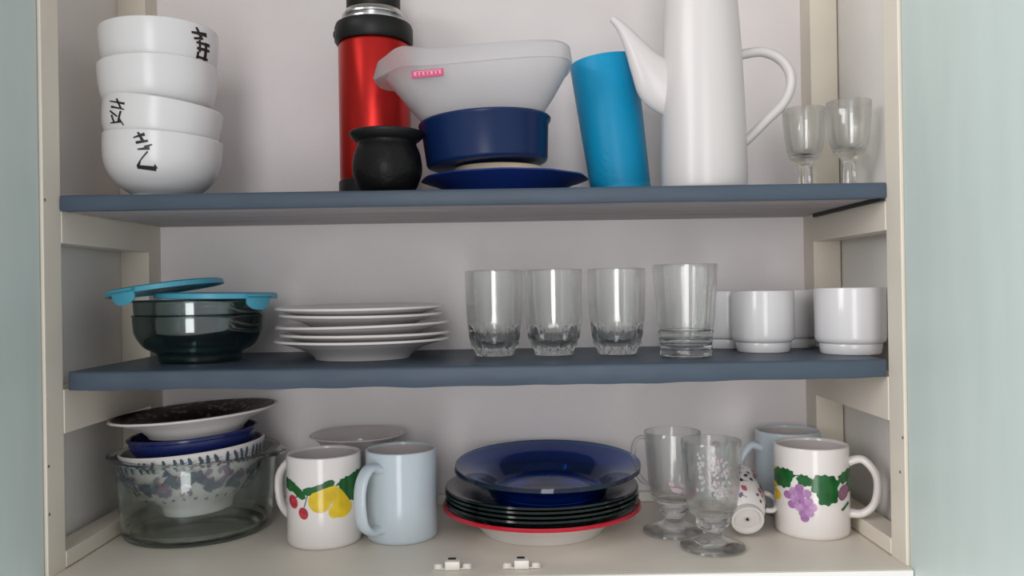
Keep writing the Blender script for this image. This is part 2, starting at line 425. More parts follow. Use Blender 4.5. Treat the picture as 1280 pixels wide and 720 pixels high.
# thermos
tloc = Vector((at(468, 150, 0.972).x, 0.972, Z1 + 0.0003))
t = thing('thermos', tloc, 'tall red metallic thermos flask with black collar and base', 'thermos')
mesh_obj('base', lathe([(0, 0), (0.041, 0), (0.0435, 0.002), (0.0435, 0.028), (0.0425, 0.030), (0, 0.030)]), M['black'], t)
mesh_obj('body', lathe([(0.030, 0.0302), (0.0415, 0.0302), (0.0422, 0.034), (0.0422, 0.188), (0.0410, 0.1915), (0.03, 0.1917)]), M['red'], t)
mesh_obj('collar', lathe([(0.030, 0.1920), (0.0440, 0.1920), (0.0462, 0.195), (0.0462, 0.210), (0.0445, 0.2145), (0.040, 0.2165), (0.030, 0.2165)]), M['black'], t)
mesh_obj('neck', lathe([(0.028, 0.2166), (0.0385, 0.2166), (0.0385, 0.219), (0.0355, 0.2215), (0.0372, 0.2235), (0.0372, 0.2255), (0.0345, 0.2285), (0.0335, 0.231), (0.020, 0.231)]), M['steel'], t)
mesh_obj('stopper', lathe([(0.020, 0.2311), (0.0300, 0.2311), (0.0318, 0.234), (0.0318, 0.262), (0.029, 0.267), (0, 0.269)]), M['black'], t)
hb = bmesh.new()
a = R(200)
tube(catmull([(-0.0445, 0.004, 0.201), (-0.0475, 0.004, 0.204), (-0.0475, 0.004, 0.210), (-0.0440, 0.004, 0.2125)], 4), 0.0016, 8, hb)
mesh_obj('strap_lug', hb, M['black'], t)

# gourd-shaped mate cup
gl = Vector((at(483, 200, 0.868).x, 0.868, Z1 + 0.0003))
t = thing('mate_cup', gl, 'small round black leather-covered gourd cup standing before the red thermos', 'cup')
g = soft([(0.020, 0.0), (0.0290, 0.006), (0.0355, 0.020), (0.0368, 0.032), (0.0345, 0.046), (0.0312, 0.054), (0.0315, 0.058)], 4)
mesh_obj('body', lathe([(0, 0)] + g + [(0.029, 0.058), (0.027, 0.04), (0.02, 0.012), (0, 0.010)], 64), M['leather'], t)
mesh_obj('rim', lathe(soft([(0.0316, 0.0572), (0.0360, 0.0600), (0.0392, 0.0640), (0.0396, 0.0665), (0.0380, 0.0675), (0.0345, 0.0655), (0.0292, 0.0600), (0.0290, 0.0575)], 3), 64, closed=True), M['black'], t)

# blue plates, disc, navy dish, milky bowl
def plate_profile(r, h, foot, t=0.0028, well=None, lip=0.0):
    well = well or foot * 1.05
    o = [(0, 0.0012), (foot - .0025, 0.0012), (foot - .002, 0), (foot, 0), (foot + .0012, 0.0025), (well + .004, h * .35), (well + (r - well) * .35, h * .62), (r - .006, h * .93), (r, h)]
    inn = [(r - .001, h + t * .6), (r - .006, h * .93 + t), (well + (r - well) * .35, h * .62 + t), (well + .001, h * .35 + t), (well - .006, 0.0025 + t), (well * .6, 0.0018 + t), (0, 0.0018 + t)]
    return o + inn
px0 = at(630, 225, 0.912)
pl = mesh_obj('plate', lathe(plate_profile(0.0925, 0.0200, 0.056), 90, rmod=lambda r, z, a, i: r * (1 + (0.010 * math.cos(a * 12) if r > 0.085 else 0))), M['royal'])
pl.location = (px0.x, 0.912, Z1 + 0.0003)
tag(pl, 'royal blue plate with wavy rim, lowest under the navy dish on the upper shelf', 'plate')
sa = mesh_obj('saucer', lathe(plate_profile(0.0790, 0.0165, 0.045, 0.002), 80), M['saucer']); sa.location = (px0.x + 0.002, 0.905, Z1 + 0.0048)
tag(sa, 'pale grey saucer lying in the royal blue plate on the upper shelf', 'saucer')
di = mesh_obj('disc', lathe([(0, 0), (0.046, 0), (0.0495, 0.0015), (0.0500, 0.020), (0.0485, 0.0225), (0, 0.0225)], 64), M['beige'])
di.location = (at(622, 208, 0.895).x, 0.897, Z1 + 0.0092); tag(di, 'beige wooden disc between pale saucer and navy dish', 'disc')
nl = Vector((at(608, 180, 0.90).x, 0.900, 0.4085)); 
t = thing('dish', nl, 'round navy plastic dish tilted on the beige disc, under the milky bowl', 'dish', None, (0, R(-2.9), 0))
mesh_obj('body', lathe([(0, 0), (0.062, 0), (0.0655, 0.0015), (0.0668, 0.004), (0.0700, 0.042), (0.0724, 0.0445), (0.0730, 0.0475), (0.0718, 0.0490), (0.0695, 0.0470), (0.0682, 0.042), (0.0650, 0.005), (0.06, 0.0025), (0, 0.0025)], 96), M['navy'], t)

ml = Vector((at(605, 120, 0.893).x, 0.893, 0.4350))
t = thing('spouted_bowl', ml, 'wide milky translucent plastic bowl with pouring lip, on the navy dish', 'bowl', None, (0, R(-4.4), 0))
def superring(bm, hx, hy, z, n=96, ex=3.2, wave=0, spout=0):
    out = []
    for k in range(n):
        a = 2 * PI * k / n; c, s = math.cos(a), math.sin(a)
        x = hx * math.copysign(abs(c) ** (2 / ex), c); y = hy * math.copysign(abs(s) ** (2 / ex), s)
        d = (a - PI)
        g_ = math.exp(-(d / 0.30) ** 2)
        x -= spout * g_
        zz = z + wave * (0.0075 * math.exp(-((x + hx * .80) / (hx * .22)) ** 2) + 0.004 * g_)
        out.append(bm.verts.new((x, y, zz)))
    return out
def loft(bm, rings, cap0=True, cap1=True):
    for A, B in zip(rings[:-1], rings[1:]):
        n = len(A)
        for k in range(n): bm.faces.new((A[k], A[(k + 1) % n], B[(k + 1) % n], B[k]))
    if cap0: bm.faces.new(rings[0][::-1])
    if cap1: bm.faces.new(rings[-1])
bm = bmesh.new()
lv = [(0.050, 0.036, 0.0, 2.4, 0, 0), (0.054, 0.040, 0.0015, 2.4, 0, 0), (0.0625, 0.044, 0.020, 2.5, 0, 0), (0.0790, 0.053, 0.0420, 3.2, 0, 0), (0.0925, 0.060, 0.0620, 3.4, 0, 0), (0.0975, 0.061, 0.0700, 3.6, .3, .003),
      (0.1000, 0.0630, 0.0705, 3.6, .5, .013), (0.1010, 0.0635, 0.0730, 3.6, .7, .014), (0.1000, 0.0630, 0.0860, 3.6, 1, .009), (0.0980, 0.0615, 0.0880, 3.6, 1, .007),
      (0.0960, 0.0600, 0.0860, 3.6, 1, .008), (0.0965, 0.0600, 0.0740, 3.6, .7, .010), (0.0915, 0.0585, 0.0625, 3.4, 0, 0), (0.0775, 0.0515, 0.0420, 3.2, 0, 0), (0.0610, 0.0425, 0.020, 2.5, 0, 0), (0.0525, 0.0385, 0.003, 2.4, 0, 0), (0.048, 0.034, 0.002, 2.4, 0, 0)]
rings = [superring(bm, a, b, c, ex=e, wave=w, spout=s) for a, b, c, e, w, s in lv]
loft(bm, rings)
mesh_obj('body', bm, M['milky'], t)
lb = mesh_obj('label', box(-0.0165, 0.0165, -0.0006, 0.0006, -0.0042, 0.0042, 0.0004), M['pink'], t); lb.location = (-0.0515, -0.0628, 0.0625); lb.rotation_euler = (R(-18), 0, 0); lb['label'] = 'small pink brand label'
bm = bmesh.new()
for k, w in enumerate((.0022, .0014, .0018, .0012, .0022, .0015, .002)):
    x = -0.0125 + k * 0.0042; box(x - w / 2, x + w / 2, -0.00095, -0.0006, -0.0017, 0.0017, bm=bm)
box(-0.0145, 0.0145, -0.0009, -0.0006, 0.0021, 0.0027, bm=bm)
mesh_obj('lettering', bm, M['pinklight'], lb, smooth=False)

# cyan tumbler leaning left
ta = R(-7.0); rb = 0.0362
lbpt = at(737, 231, 0.944); 
t = thing('tumbler', (lbpt.x + rb * math.cos(ta), 0.944, Z1 + 0.0004 + rb * abs(math.sin(ta))), 'bright cyan plastic tumbler leaning left beside the white coffee pot', 'tumbler', None, (0, ta, 0))
mesh_obj('body', lathe([(0, 0.003), (0.028, 0.003), (0.031, 0.0), (0.0335, 0.0), (0.0345, 0.003), (0.0348, 0.008), (0.0340, 0.0095), (0.0345, 0.012), (0.0388, 0.156), (0.0382, 0.1572), (0.0372, 0.156), (0.0325, 0.012), (0.030, 0.007), (0, 0.007)], 72), M['tumbler'], t)

# coffee pot
cl = Vector((at(879, 220, 0.888).x, 0.888, Z1 + 0.0003))
t = thing('coffee_pot', cl, 'tall white porcelain coffee pot with long spout and looped handle', 'coffee pot')
cp = soft([(r * .97, z) for r, z in [(0.0440, 0.0), (0.0468, 0.003), (0.0476, 0.012), (0.0470, 0.05), (0.0448, 0.12), (0.0412, 0.185), (0.0370, 0.235), (0.0335, 0.262)]], 5)
mesh_obj('body', lathe([(0, 0.001), (0.040, 0.001), (0.041, 0)] + cp + [(0.0305, 0.262), (0.034, 0.235), (0.0400, 0.12), (0.0425, 0.01), (0, 0.008)], 96), M['pot'], t)
mesh_obj('lid', lathe(soft([(0.0300, 0.2622), (0.0345, 0.2624), (0.0330, 0.266), (0.0220, 0.276), (0.0080, 0.282), (0.0055, 0.287), (0.0100, 0.294), (0.0085, 0.301), (0.0, 0.303)], 4) , 64), M['pot'], t)
def L(px, py): return at(px, py, 0.888) - cl
sp = [L(764, 23), L(777, 36), L(792, 58), L(807, 82), L(824, 102), L(846, 112)]
sr = [(0.0038, 0.0036), (0.0056, 0.0062), (0.0086, 0.0115), (0.0115, 0.0190), (0.0135, 0.0290), (0.0140, 0.0330)]
pth = catmull(sp, 6); rr = [(p.x, p.y) for p in catmull([(a_, b_, 0) for a_, b_ in sr], 6)]
bm = bmesh.new(); tube(pth, rr, 28, bm, flat=(0, 1, 0))
mesh_obj('spout', bm, M['pot'], t, angle=60)
hp = [L(922, 70), L(932, 67), L(953, 65), L(973, 73), L(986, 90), L(987, 110), L(977, 131), L(957, 151), L(938, 170), L(926, 181)]
hpp = catmull(hp, 6)
bm = bmesh.new(); tube(hpp, [(0.0064, 0.0053)] * len(hpp), 16, bm, flat=(0, 1, 0)); mesh_obj('handle', bm, M['pot'], t, angle=60)

# two liqueur glasses
def make_stem(loc, label):
    t = thing('stem_glass', loc, label, 'glass', 'small stemmed glasses on the upper shelf')
    pr = [(0, 0.0004), (0.020, 0.0), (0.0225, 0.0008), (0.0225, 0.0018), (0.012, 0.0042), (0.0070, 0.0080), (0.0062, 0.020), (0.0066, 0.034), (0.0100, 0.0385), (0.0160, 0.0425), (0.0198, 0.052), (0.0225, 0.072), (0.0240, 0.0985)]
    pr += [(0.0235, 0.0992), (0.0230, 0.0985), (0.0214, 0.072), (0.0186, 0.053), (0.0145, 0.0475), (0.008, 0.0455), (0, 0.0450)]
    thick_base(mesh_obj('body', lathe(pr, 64), M['glass'], t), 0.047)
    return t
w1 = make_stem((at(1005, 215, 0.932).x, 0.932, Z1 + 0.0003), 'small stemmed clear glass on the upper shelf, nearer the coffee pot handle')
dup(w1, (at(1061, 215, 0.898).x, 0.898, Z1 + 0.0003), 'small stemmed clear glass at the right end of the upper shelf')

# ------------------------------------------------------------------ MIDDLE SHELF
# nested glass bowls with aqua lids
GX, GY = -0.3545, 0.925
def gbowl(r, h, foot):
    o = soft([(foot, 0), (foot + .002, 0.002), (foot + .004, 0.010), (r * .84, h * .34), (r * .965, h * .60), (r * .99, h * .8), (r, h)], 4)
    inn = [(max(a - .0028, 0), b + .001) for a, b in o[3:-1]]
    return [(0, 0.0015), (foot - .003, 0.0015), (foot - .002, 0)] + o + [(r + .001, h + .0015), (r - .0008, h + .0024), (r - .0026, h + .001)] + inn[::-1] + [(foot * .8, 0.0045), (0, 0.0045)]
for k, (z, r, h, ft, lab) in enumerate(((Z2 + 0.0004, 0.0700, 0.051, 0.042, 'outer clear glass bowl, standing on the lower shelf with another bowl nested inside'),
                                       (Z2 + 0.0175, 0.0690, 0.0500, 0.036, 'inner clear glass bowl, nested in another and covered by the aqua lids'))):
    b = mesh_obj('glass_bowl', lathe(gbowl(r, h, ft), 80), M['smokeglass']); b.location = (GX, GY, z)
    tag(b, lab, 'bowl', 'nested glass bowls')
def make_lid(loc, label, r, rot, tabdir):
    t = thing('lid', loc, label, 'lid', 'aqua plastic bowl lids', rot)
    mesh_obj('cap', lathe([(0, 0.0050), (r * .80, 0.0048), (r * .82, 0.0066), (r * .95, 0.0070), (r, 0.0055), (r + .0008, 0.0005), (r - .001, 0.0), (r - .002, 0.0030), (r * .93, 0.0046), (r * .84, 0.0040), (r * .80, 0.0028), (0, 0.0030)], 80), M['lid'], t)
    bm = bmesh.new(); n = 10; rows = []
    for k in range(n + 1):
        f = k / n * 2 - 1; a = tabdir + f * 0.24; d = 0.0118 * (1 - abs(f) ** 3 * .55)
        c, s = math.cos(a), math.sin(a)
        rows.append([bm.verts.new((q * c, q * s, z)) for q, z in ((r - .0004, 0.0055), (r + .0065, 0.0050), (r + .0070, 0.0030), (r + .0030, 0.0012), (r + .0022, -d), (r + .0008, -d), (r + .0004, 0.001))])
    for A, B in zip(rows[:-1], rows[1:]):
        for k in range(7): bm.faces.new((A[k], B[k], B[(k + 1) % 7], A[(k + 1) % 7]))
    bm.faces.new(rows[0]); bm.faces.new(rows[-1][::-1])
    mesh_obj('tab', bm, M['lid'], t)
    return t
make_lid((-0.3345, GY, 0.2672), 'aqua plastic lid lying level over the glass bowls, tab at the right', 0.0655, (0, R(0.8), 0), R(-30))
make_lid((-0.3920, GY, 0.2765), 'aqua plastic lid tilted down to the left, resting on the other lid', 0.0620, (0, R(-7.6), 0), R(-110))

# five white plates
wp = [(Z2 + 0.0004, 452.3, 0.1), (Z2 + 0.0073, 456.7, 0.0), (Z2 + 0.0172, 453.8, -0.9), (Z2 + 0.0295, 452, 0.3), (Z2 + 0.0372, 450.6, 0.0)]
wl = ['bottom', 'second from bottom', 'middle', 'second from top', 'top']
wr = [0.0985, 0.0960, 0.0975, 0.0925, 0.0955]
p0 = None
for (z, px, tl_), nm, r in zip(wp, wl, wr):
    loc = (at(px, 420, 0.935).x, 0.935, z); rot = (R(1.0 if nm.endswith('top') else random.uniform(-.3, .3)), R(tl_), 0)
    lab = 'white stoneware plate, %s of the five stacked on the lower shelf' % nm
    if p0 is None:
        p0 = mesh_obj('plate', lathe(plate_profile(0.0975, 0.0205, 0.053, 0.0038), 96), M['plate']); tag(p0, lab, 'plate', 'white plates stacked on the lower shelf'); o = p0
    else:
        o = p0.copy(); COL.objects.link(o); o['label'] = lab
    o.location = loc; o.rotation_euler = rot; o.scale = (r / 0.0975, r / 0.0975, 1)

# three faceted glasses
def facet(r, z, a, i):
    """two staggered rows of ground thumbprints round the base"""
    if r < 0.0205 or i > FAC_OUT or z > 0.040: return r
    k = 12; d = 0.0
    for zc, hz, ph in ((0.0105, 0.0085, 0), (0.0250, 0.0120, PI / k)):
        u = ((a + ph) * k / (2 * PI)) % 1 * 2 - 1; q = 1 - (u * u * 1.0 + ((z - zc) / hz) ** 2)
        if q > 0: d = max(d, q)
    return r - 0.0024 * min(1, d * 1.3)
fo = [(0, 0.0008), (0.0185, 0.0008), (0.0200, 0.0), (0.0216, 0.0005), (0.0222, 0.0020), (0.0226, 0.0040), (0.0236, 0.0060), (0.0250, 0.0085), (0.0263, 0.0105), (0.0275, 0.0130), (0.0284, 0.0155), (0.0290, 0.018), (0.0294, 0.0205), (0.0298, 0.0235), (0.0302, 0.027), (0.0305, 0.0300), (0.0308, 0.033), (0.0311, 0.0360), (0.0313, 0.040), (0.0318, 0.050), (0.0325, 0.070), (0.0330, 0.0962)]
FAC_OUT = len(fo) - 1
fi = [(0.0326, 0.0970), (0.0318, 0.0965), (0.0312, 0.070), (0.0304, 0.050), (0.0296, 0.036), (0.0280, 0.025), (0.0250, 0.018), (0.018, 0.0135), (0, 0.0120)]
gs = [(617, 'leftmost of the three'), (691, 'middle of the three'), (770, 'rightmost of the three')]
f0 = None
for i, (px, nm) in enumerate(gs):
    Yg = 0.932
    loc = (at(px, 400, Yg).x, Yg, Z2 + 0.0004); lab = 'clear faceted-bottom drinking glass, %s on the lower shelf' % nm
    if f0 is None:
        f0 = mesh_obj('drinking_glass', lathe(fo + fi, 120, rmod=facet), M['glass'], angle=22); o = f0; thick_base(o, 0.036)
        tag(o, lab, 'glass', 'faceted drinking glasses')
    else:
        o = f0.copy(); COL.objects.link(o); o['label'] = lab
    o.location = loc; o.rotation_euler = (0, 0, i * .2)
ro = [(0, 0.0008), (0.0245, 0.0008), (0.0262, 0.0), (0.0274, 0.001), (0.0278, 0.006)]
for zz in (0.010, 0.0185, 0.027):
    rr_ = 0.0278 + (zz - .006) * 0.078
    ro += [(rr_ - .0007, zz - 0.0022), (rr_ + .0002, zz - .0008), (rr_ + .0002, zz + .0008), (rr_ - .0007, zz + 0.0022)]
ro += [(0.0300, 0.034), (0.0350, 0.0985), (0.0345, 0.0992), (0.0340, 0.0985), (0.0283, 0.030), (0.0268, 0.0145), (0.025, 0.0118), (0, 0.0112)]
o = mesh_obj('drinking_glass', lathe(ro, 96), M['glass'], angle=30); thick_base(o, 0.030); o.location = (at(856, 400, 0.885).x, 0.885, Z2 + 0.0004)
tag(o, 'wider clear drinking glass with ringed base, next to the white cups', 'glass')

# four white stacking cups
def make_cup(loc, label):
    t = thing('cup', loc, label, 'cup', 'white stacking cups', (0, 0, 0))
    pr = [(0, 0.002), (0.0250, 0.002), (0.0262, 0.0), (0.0285, 0.0), (0.0295, 0.0015), (0.0305, 0.0090), (0.0300, 0.0108), (0.0318, 0.0118), (0.0338, 0.0135), (0.0345, 0.0175), (0.0348, 0.0670), (0.0343, 0.0690), (0.0330, 0.0695),
          (0.0318, 0.0680), (0.0312, 0.0180), (0.0290, 0.0135), (0, 0.0120)]
    mesh_obj('body', lathe(pr, 80), M['white'], t)
    return t
c0 = make_cup((0.2872, 0.936, Z2 + 0.0004), 'white stacking cup in the front, just right of the ringed glass')
c0.rotation_euler = (0, 0, R(80))
c0.rotation_euler = (0, 0, R(-18))
cb = dup(c0, (0.3695, 0.893, Z2 + 0.0004), 'white stacking cup in the front, at the right end of the lower shelf', (0, 0, R(20)))
cb.scale = (1.07, 1.07, 1.03)
cups_back = [((0.2640, 1.0075, Z2 + 0.0004), 'white stacking cup behind, mostly hidden between ringed glass and front cup', R(65)),
             ((0.3385, 0.9990, Z2 + 0.0004), 'white stacking cup behind, half hidden between the two front cups', R(-150))]
for loc, lab, rz in cups_back: dup(c0, loc, lab, (0, 0, rz))

# ------------------------------------------------------------------ BOTTOM
# casserole, floral bowl, navy bowl, dark plate
CX, CY = -0.3690, 0.9500
t = thing('casserole', (CX, CY, 0.0003), 'large round clear glass casserole holding a stack of bowls, at the left', 'casserole')
co = soft([(0.0760, 0.0), (0.0800, 0.0025), (0.0825, 0.012), (0.0850, 0.045), (0.0870, 0.080), (0.0875, 0.0865)], 4)
ci = [(r - 0.0045, z) for r, z in co if z > 0.008]
mesh_obj('body', lathe([(0, 0.001), (0.072, 0.001), (0.074, 0)] + co + [(0.0925, 0.0880), (0.0935, 0.0900), (0.0925, 0.0920), (0.0850, 0.0918)] + ci[::-1] + [(0.070, 0.0062), (0, 0.0060)], 110), M['greenglass'], t)
for s in (-1, 1):
    bm = bmesh.new(); rows = []
    for k in range(15):
        f = k / 7 - 1; a = (PI if s < 0 else 0) + f * 0.36; e = 0.0925 + 0.0085 * math.cos(f * PI / 2) ** .7
        rows.append([bm.verts.new((q * math.cos(a), q * math.sin(a), z)) for q, z in ((0.0926, 0.0915), (e, 0.0905), (e + .0008, 0.0885), (e, 0.0865), (0.0926, 0.0870))])
    for A, B in zip(rows[:-1], rows[1:]):
        for k in range(5): bm.faces.new((A[k], B[k], B[(k + 1) % 5], A[(k + 1) % 5]))
    bm.faces.new(rows[0]); bm.faces.new(rows[-1][::-1])
    mesh_obj('handle', bm, M['greenglass'], t, angle=60)

fb = [(0, 0.0015), (0.034, 0.0015), (0.035, 0.0), (0.0375, 0.0), (0.0385, 0.005), (0.0420, 0.012), (0.0580, 0.026), (0.0700, 0.044), (0.0775, 0.062), (0.0800, 0.0740)]
t = thing('floral_bowl', (CX + 0.0006, CY, 0.0240), 'white bowl with slate and mauve flower pattern, inside the glass casserole', 'bowl', None, (0, R(-4.2), 0))
bm = lathe(bowl_profile(fb, 0.0035, 0.006), 96)
mesh_obj('body', bm, M['plate'], t)
fbr = lambda z: interp(soft(fb[3:], 4), z)
random.seed(11)
P1, P2, P3 = [], [], []
for k in range(54):
    p = k * 2 * PI / 54 + random.uniform(-.03, .03); z = 0.0650
    q = leafshape(0, 0, .0068, .0026, R(100 + random.uniform(-14, 14)), n=14, teeth=3, amp=.05)
    P1.append([(p + x / 0.078, z + y) for x, y in q])
    for j in range(3):
        q = stroke(-.0028, 0, .0022, .0012, .0006, .0003); P1.append([(p + (x + .004) / 0.078, z - .006 + j * .0035 + y) for x, y in q])
for k in range(40):
    p = k * 2 * PI / 40 + random.uniform(-.05, .05)
    z = random.uniform(0.036, 0.050)
    tgt = P2 if k % 2 else P1
    for j in range(7):
        dx, dz = random.gauss(0, .0045), random.gauss(0, .0045)
        q = leafshape(0, 0, random.uniform(.0035, .0075), random.uniform(.0025, .0042), random.uniform(0, 3), n=16, teeth=5)
        tgt.append([(p + (x + dx) / .068, min(z + y + dz, .060)) for x, y in q])
    if k % 3 == 0: P3.append([(p + x / .068 + .05, z + y + .004) for x, y in leafshape(0, 0, .004, .003, .3, n=14, teeth=4)])
for k in range(36):
    p = k * 2 * PI / 36; z = 0.0225 + random.uniform(-.001, .004)
    P1.append([(p + x / .055, z + y) for x, y in ell(0, 0, .0022, .0014, 10, random.uniform(0, 3))])
print_on(t, 'leaf_print', P1, fbr, M['slate'], 0.07, step=0.006)['label'] = 'slate blue leaf pattern'
print_on(t, 'flower_print', P2, fbr, M['mauve'], 0.07, off=0.0006, step=0.006)['label'] = 'mauve flowers'
print_on(t, 'flower_print', P3, fbr, M['rose'], 0.07, off=0.0008, step=0.006)['label'] = 'rose flowers'

nb = mesh_obj('navy_bowl', lathe([(0, 0), (0.036, 0), (0.040, 0.001), (0.052, 0.012), (0.0635, 0.026), (0.0690, 0.036), (0.0700, 0.0440), (0.0718, 0.0455), (0.0720, 0.0480), (0.0700, 0.0495), (0.0680, 0.048), (0.0660, 0.036), (0.050, 0.015), (0.036, 0.005), (0, 0.005)], 96), M['navyglaze'])
nb.scale = (1, 1, 0.9); nb.location = (CX - 0.0010, CY, 0.0700); nb.rotation_euler = (0, R(-4.0), 0)
tag(nb, 'navy blue glazed bowl between the floral bowl and the dark patterned plate', 'bowl')
t = thing('plate', (CX + 0.0002, CY - 0.001, 0.1125), 'white-edged plate with dark mottled top, on top of the glass casserole stack', 'plate', None, (0, R(-3.6), 0))
DPP = plate_profile(0.0930, 0.0230, 0.052, 0.0036)
mesh_obj('body', lathe(DPP, 96), M['plate'], t)

mesh_obj('painted_top', lathe([(0.0890, 0.0262 - .0008)] + [(0.0868, 0.0257)] + [(r, z + .0004) for r, z in DPP[11:]], 96), M['mottled'], t)['label'] = 'dark brown mottled pattern'

# mugs
def mug(name, loc, label, group, r, h, m, mi, hdir, hout=0.027, hw=0.0055, hz=(0.80, 0.22), ht=0.0042):
    t = thing(name, loc, label, 'mug', group)
    mesh_obj('body', lathe([(0, 0.0012), (r - .006, 0.0012), (r - .005, 0), (r - .0025, 0), (r - .0005, 0.0018), (r, 0.005), (r, h - .003), (r - .0004, h - .0008), (r - .0015, h), (r - .0028, h - .0008), (r - .0034, h - .003)], 96), m, t)
    mesh_obj('inside', lathe([(r - .0034, h - .003), (r - .0036, 0.010), (r - .008, 0.0055), (0, 0.005)], 96), mi, t)
    c, s = math.sin(hdir), -math.cos(hdir)
    zt, zb = hz[0] * h, hz[1] * h
    pts = [(r - .0012, zt), (r + hout * .45, zt + .003), (r + hout * .88, zt - .009), (r + hout, (zt + zb) / 2 + .004), (r + hout * .86, zb + .012), (r + hout * .45, zb + .001), (r - .0012, zb)]
    pp = catmull([(q * c, q * s, z) for q, z in pts], 7)
    n = len(pp); rad = []
    for i in range(n):
        f = abs(i / (n - 1) * 2 - 1); rad.append((hw * (1 + .25 * f ** 6), ht * (1 + .35 * f ** 6)))
    bm = bmesh.new(); tube(pp, rad, 16, bm, flat=(math.cos(hdir), math.sin(hdir), 0)); mesh_obj('handle', bm, m, t, angle=60)
    return t
# white mug with cherries and pears
m1 = (-0.2100, 0.8990, 0.0003)
t = mug('mug', m1, 'white mug with yellow pears, cherries and green leaves', None, 0.0402, 0.0965, M['mugwhite'], M['mugin'], R(-118))
mp = mapper(m1, 405.5, 47.2, 0, 0.8590)
def printed(name, polys, m, off=0.00035):
    return print_on(t, name, [[mp(q) for q in p] for p in polys], lambda z: RAD, M[m], RAD, off)
RAD = 0.0402
printed('leaf_print', [leafshape(363, 609, 9, 9, .5, amp=.05), leafshape(374, 616, 11, 6.5, .8, amp=.04), leafshape(390, 614, 11, 7, -.1, amp=.04), leafshape(399, 611, 10, 6.5, -.3, amp=.04), leafshape(410, 606, 8, 6, -.3, amp=.05),
                        leafshape(436, 607, 14, 11, -.2, teeth=11, amp=.12), leafshape(437, 620, 11, 14, .2, teeth=11, amp=.12), leafshape(445, 602, 9, 9, -.4, teeth=9),
                        stroke(378, 617, 370, 624, 1.2), stroke(386, 616, 381, 634, 1.0), stroke(418, 610, 427, 602, 1.6)], 'leaf')
def pear(cx, cy, bx_, by_, L_, W_, w_):
    """pear: round end at (bx_, by_), neck at (cx, cy)"""
    dx, dy = cx - bx_, cy - by_; d = math.hypot(dx, dy); ux, uy = dx / d, dy / d; out = []
    for k in range(28):
        a = 2 * PI * k / 28; rr = W_ if math.cos(a) < 0 else W_ + (w_ - W_) * math.cos(a) ** .8
        lx = math.cos(a) * (W_ if math.cos(a) < 0 else d + w_ * .3); ly = math.sin(a) * rr
        out.append((bx_ + ux * lx - uy * ly, by_ + uy * lx + ux * ly))
    return out
printed('pear_print', [pear(419, 611, 400, 627, 0, 14, 8)], 'yellow', .0006)
printed('pear_print', [pear(421, 613, 426, 637, 0, 12.5, 7), ell(417, 641, 7, 8)], 'yellow', .0005)
printed('cherry_print', [ell(368, 629, 5, 8.5, rot=-.2), ell(380, 642, 5.5, 7.5, rot=-.2)], 'cherry', .0006)
# pale blue mug
mug('mug', (-0.1265, 0.9100, 0.0003), 'pale blue mug in front, its handle turned left to the viewer', 'pale blue mugs', 0.0395, 0.0975, M['mugblue'], M['mugin'], R(-33), hout=0.027, hw=0.0080, hz=(0.83, 0.16), ht=0.0042)
# wide bowl behind
o = mesh_obj('bowl', lathe(bowl_profile([(0, .001), (0.023, .001), (0.024, 0), (0.027, 0), (0.029, 0.006), (0.036, 0.022), (0.0400, 0.048), (0.0415, 0.078), (0.0440, 0.0905), (0.0530, 0.0990), (0.0570, 0.1005)], 0.0032, 0.006), 96), M['mugin'])
o.location = (-0.1895, 0.9865, 0.0003); tag(o, 'greyish cream bowl with flared rim behind the pear mug and pale blue mug', 'bowl')

# centre stack
SX, SY = 0.0300, 0.9320
t = thing('plate', (SX, SY, 0.0003), 'cream dinner plate with red rim, at the bottom of the centre stack', 'plate')
PPR = plate_profile(0.1120, 0.0270, 0.0690, 0.0032)
mesh_obj('body', lathe(PPR, 110), M['plate'], t)
mesh_obj('rim_band', lathe([(0.1060, 0.02530), (0.1122, 0.02660), (0.1128, 0.0290), (0.1112, 0.0306), (0.1055, 0.0288), (0.1055, 0.0284), (0.1110, 0.0293), (0.1118, 0.0276), (0.1060, 0.02545)], 110, closed=True), M['redrim'], t)['label'] = 'red band around the rim'
zs = [0.0352, 0.0400, 0.0449, 0.0492]
gname = ['lowest', 'second from bottom', 'third from bottom', 'topmost']
g0 = None
for k, z in enumerate(zs):
    loc = (SX + (-.0005, .0006, -.0003, .0002)[k], SY - .0005, z - 0.0215)
    lab = 'dark green glass plate, %s of the four under the cobalt plates' % gname[k]
    if g0 is None: g0 = mesh_obj('glass_plate', lathe(plate_profile(0.1095, 0.0215, 0.0665, 0.0034, well=0.072), 100), M['tealglass']); tag(g0, lab, 'plate', 'dark green glass plates'); o = g0
    else: o = g0.copy(); COL.objects.link(o); o['label'] = lab
    o.location = loc
sx2 = at(683.5, 590, 0.93).x
spf = [(0, 0.0015), (0.058, 0.0015), (0.060, 0), (0.0635, 0), (0.0665, 0.004), (0.0705, 0.013), (0.0760, 0.0190), (0.088, 0.0245), (0.1015, 0.0295), (0.1050, 0.0312), (0.1046, 0.0335), (0.1010, 0.0325), (0.0875, 0.0275), (0.0745, 0.0220), (0.0675, 0.0150), (0.0620, 0.0065), (0.055, 0.0048), (0, 0.0045)]
b0 = mesh_obj('soup_plate', lathe(spf, 110), M['blueglass']); b0.location = (sx2 - .0006, 0.929, 0.0382); b0.rotation_euler = (R(2.0), 0, 0)
tag(b0, 'cobalt blue glass soup plate, lower of the two on the green plates', 'plate', 'cobalt glass soup plates')
b1 = b0.copy(); COL.objects.link(b1); b1.location = (sx2, 0.929, 0.0426); b1.rotation_euler = (R(3.2), 0, 0)
b1['label'] = 'cobalt blue glass soup plate on top of the centre stack'

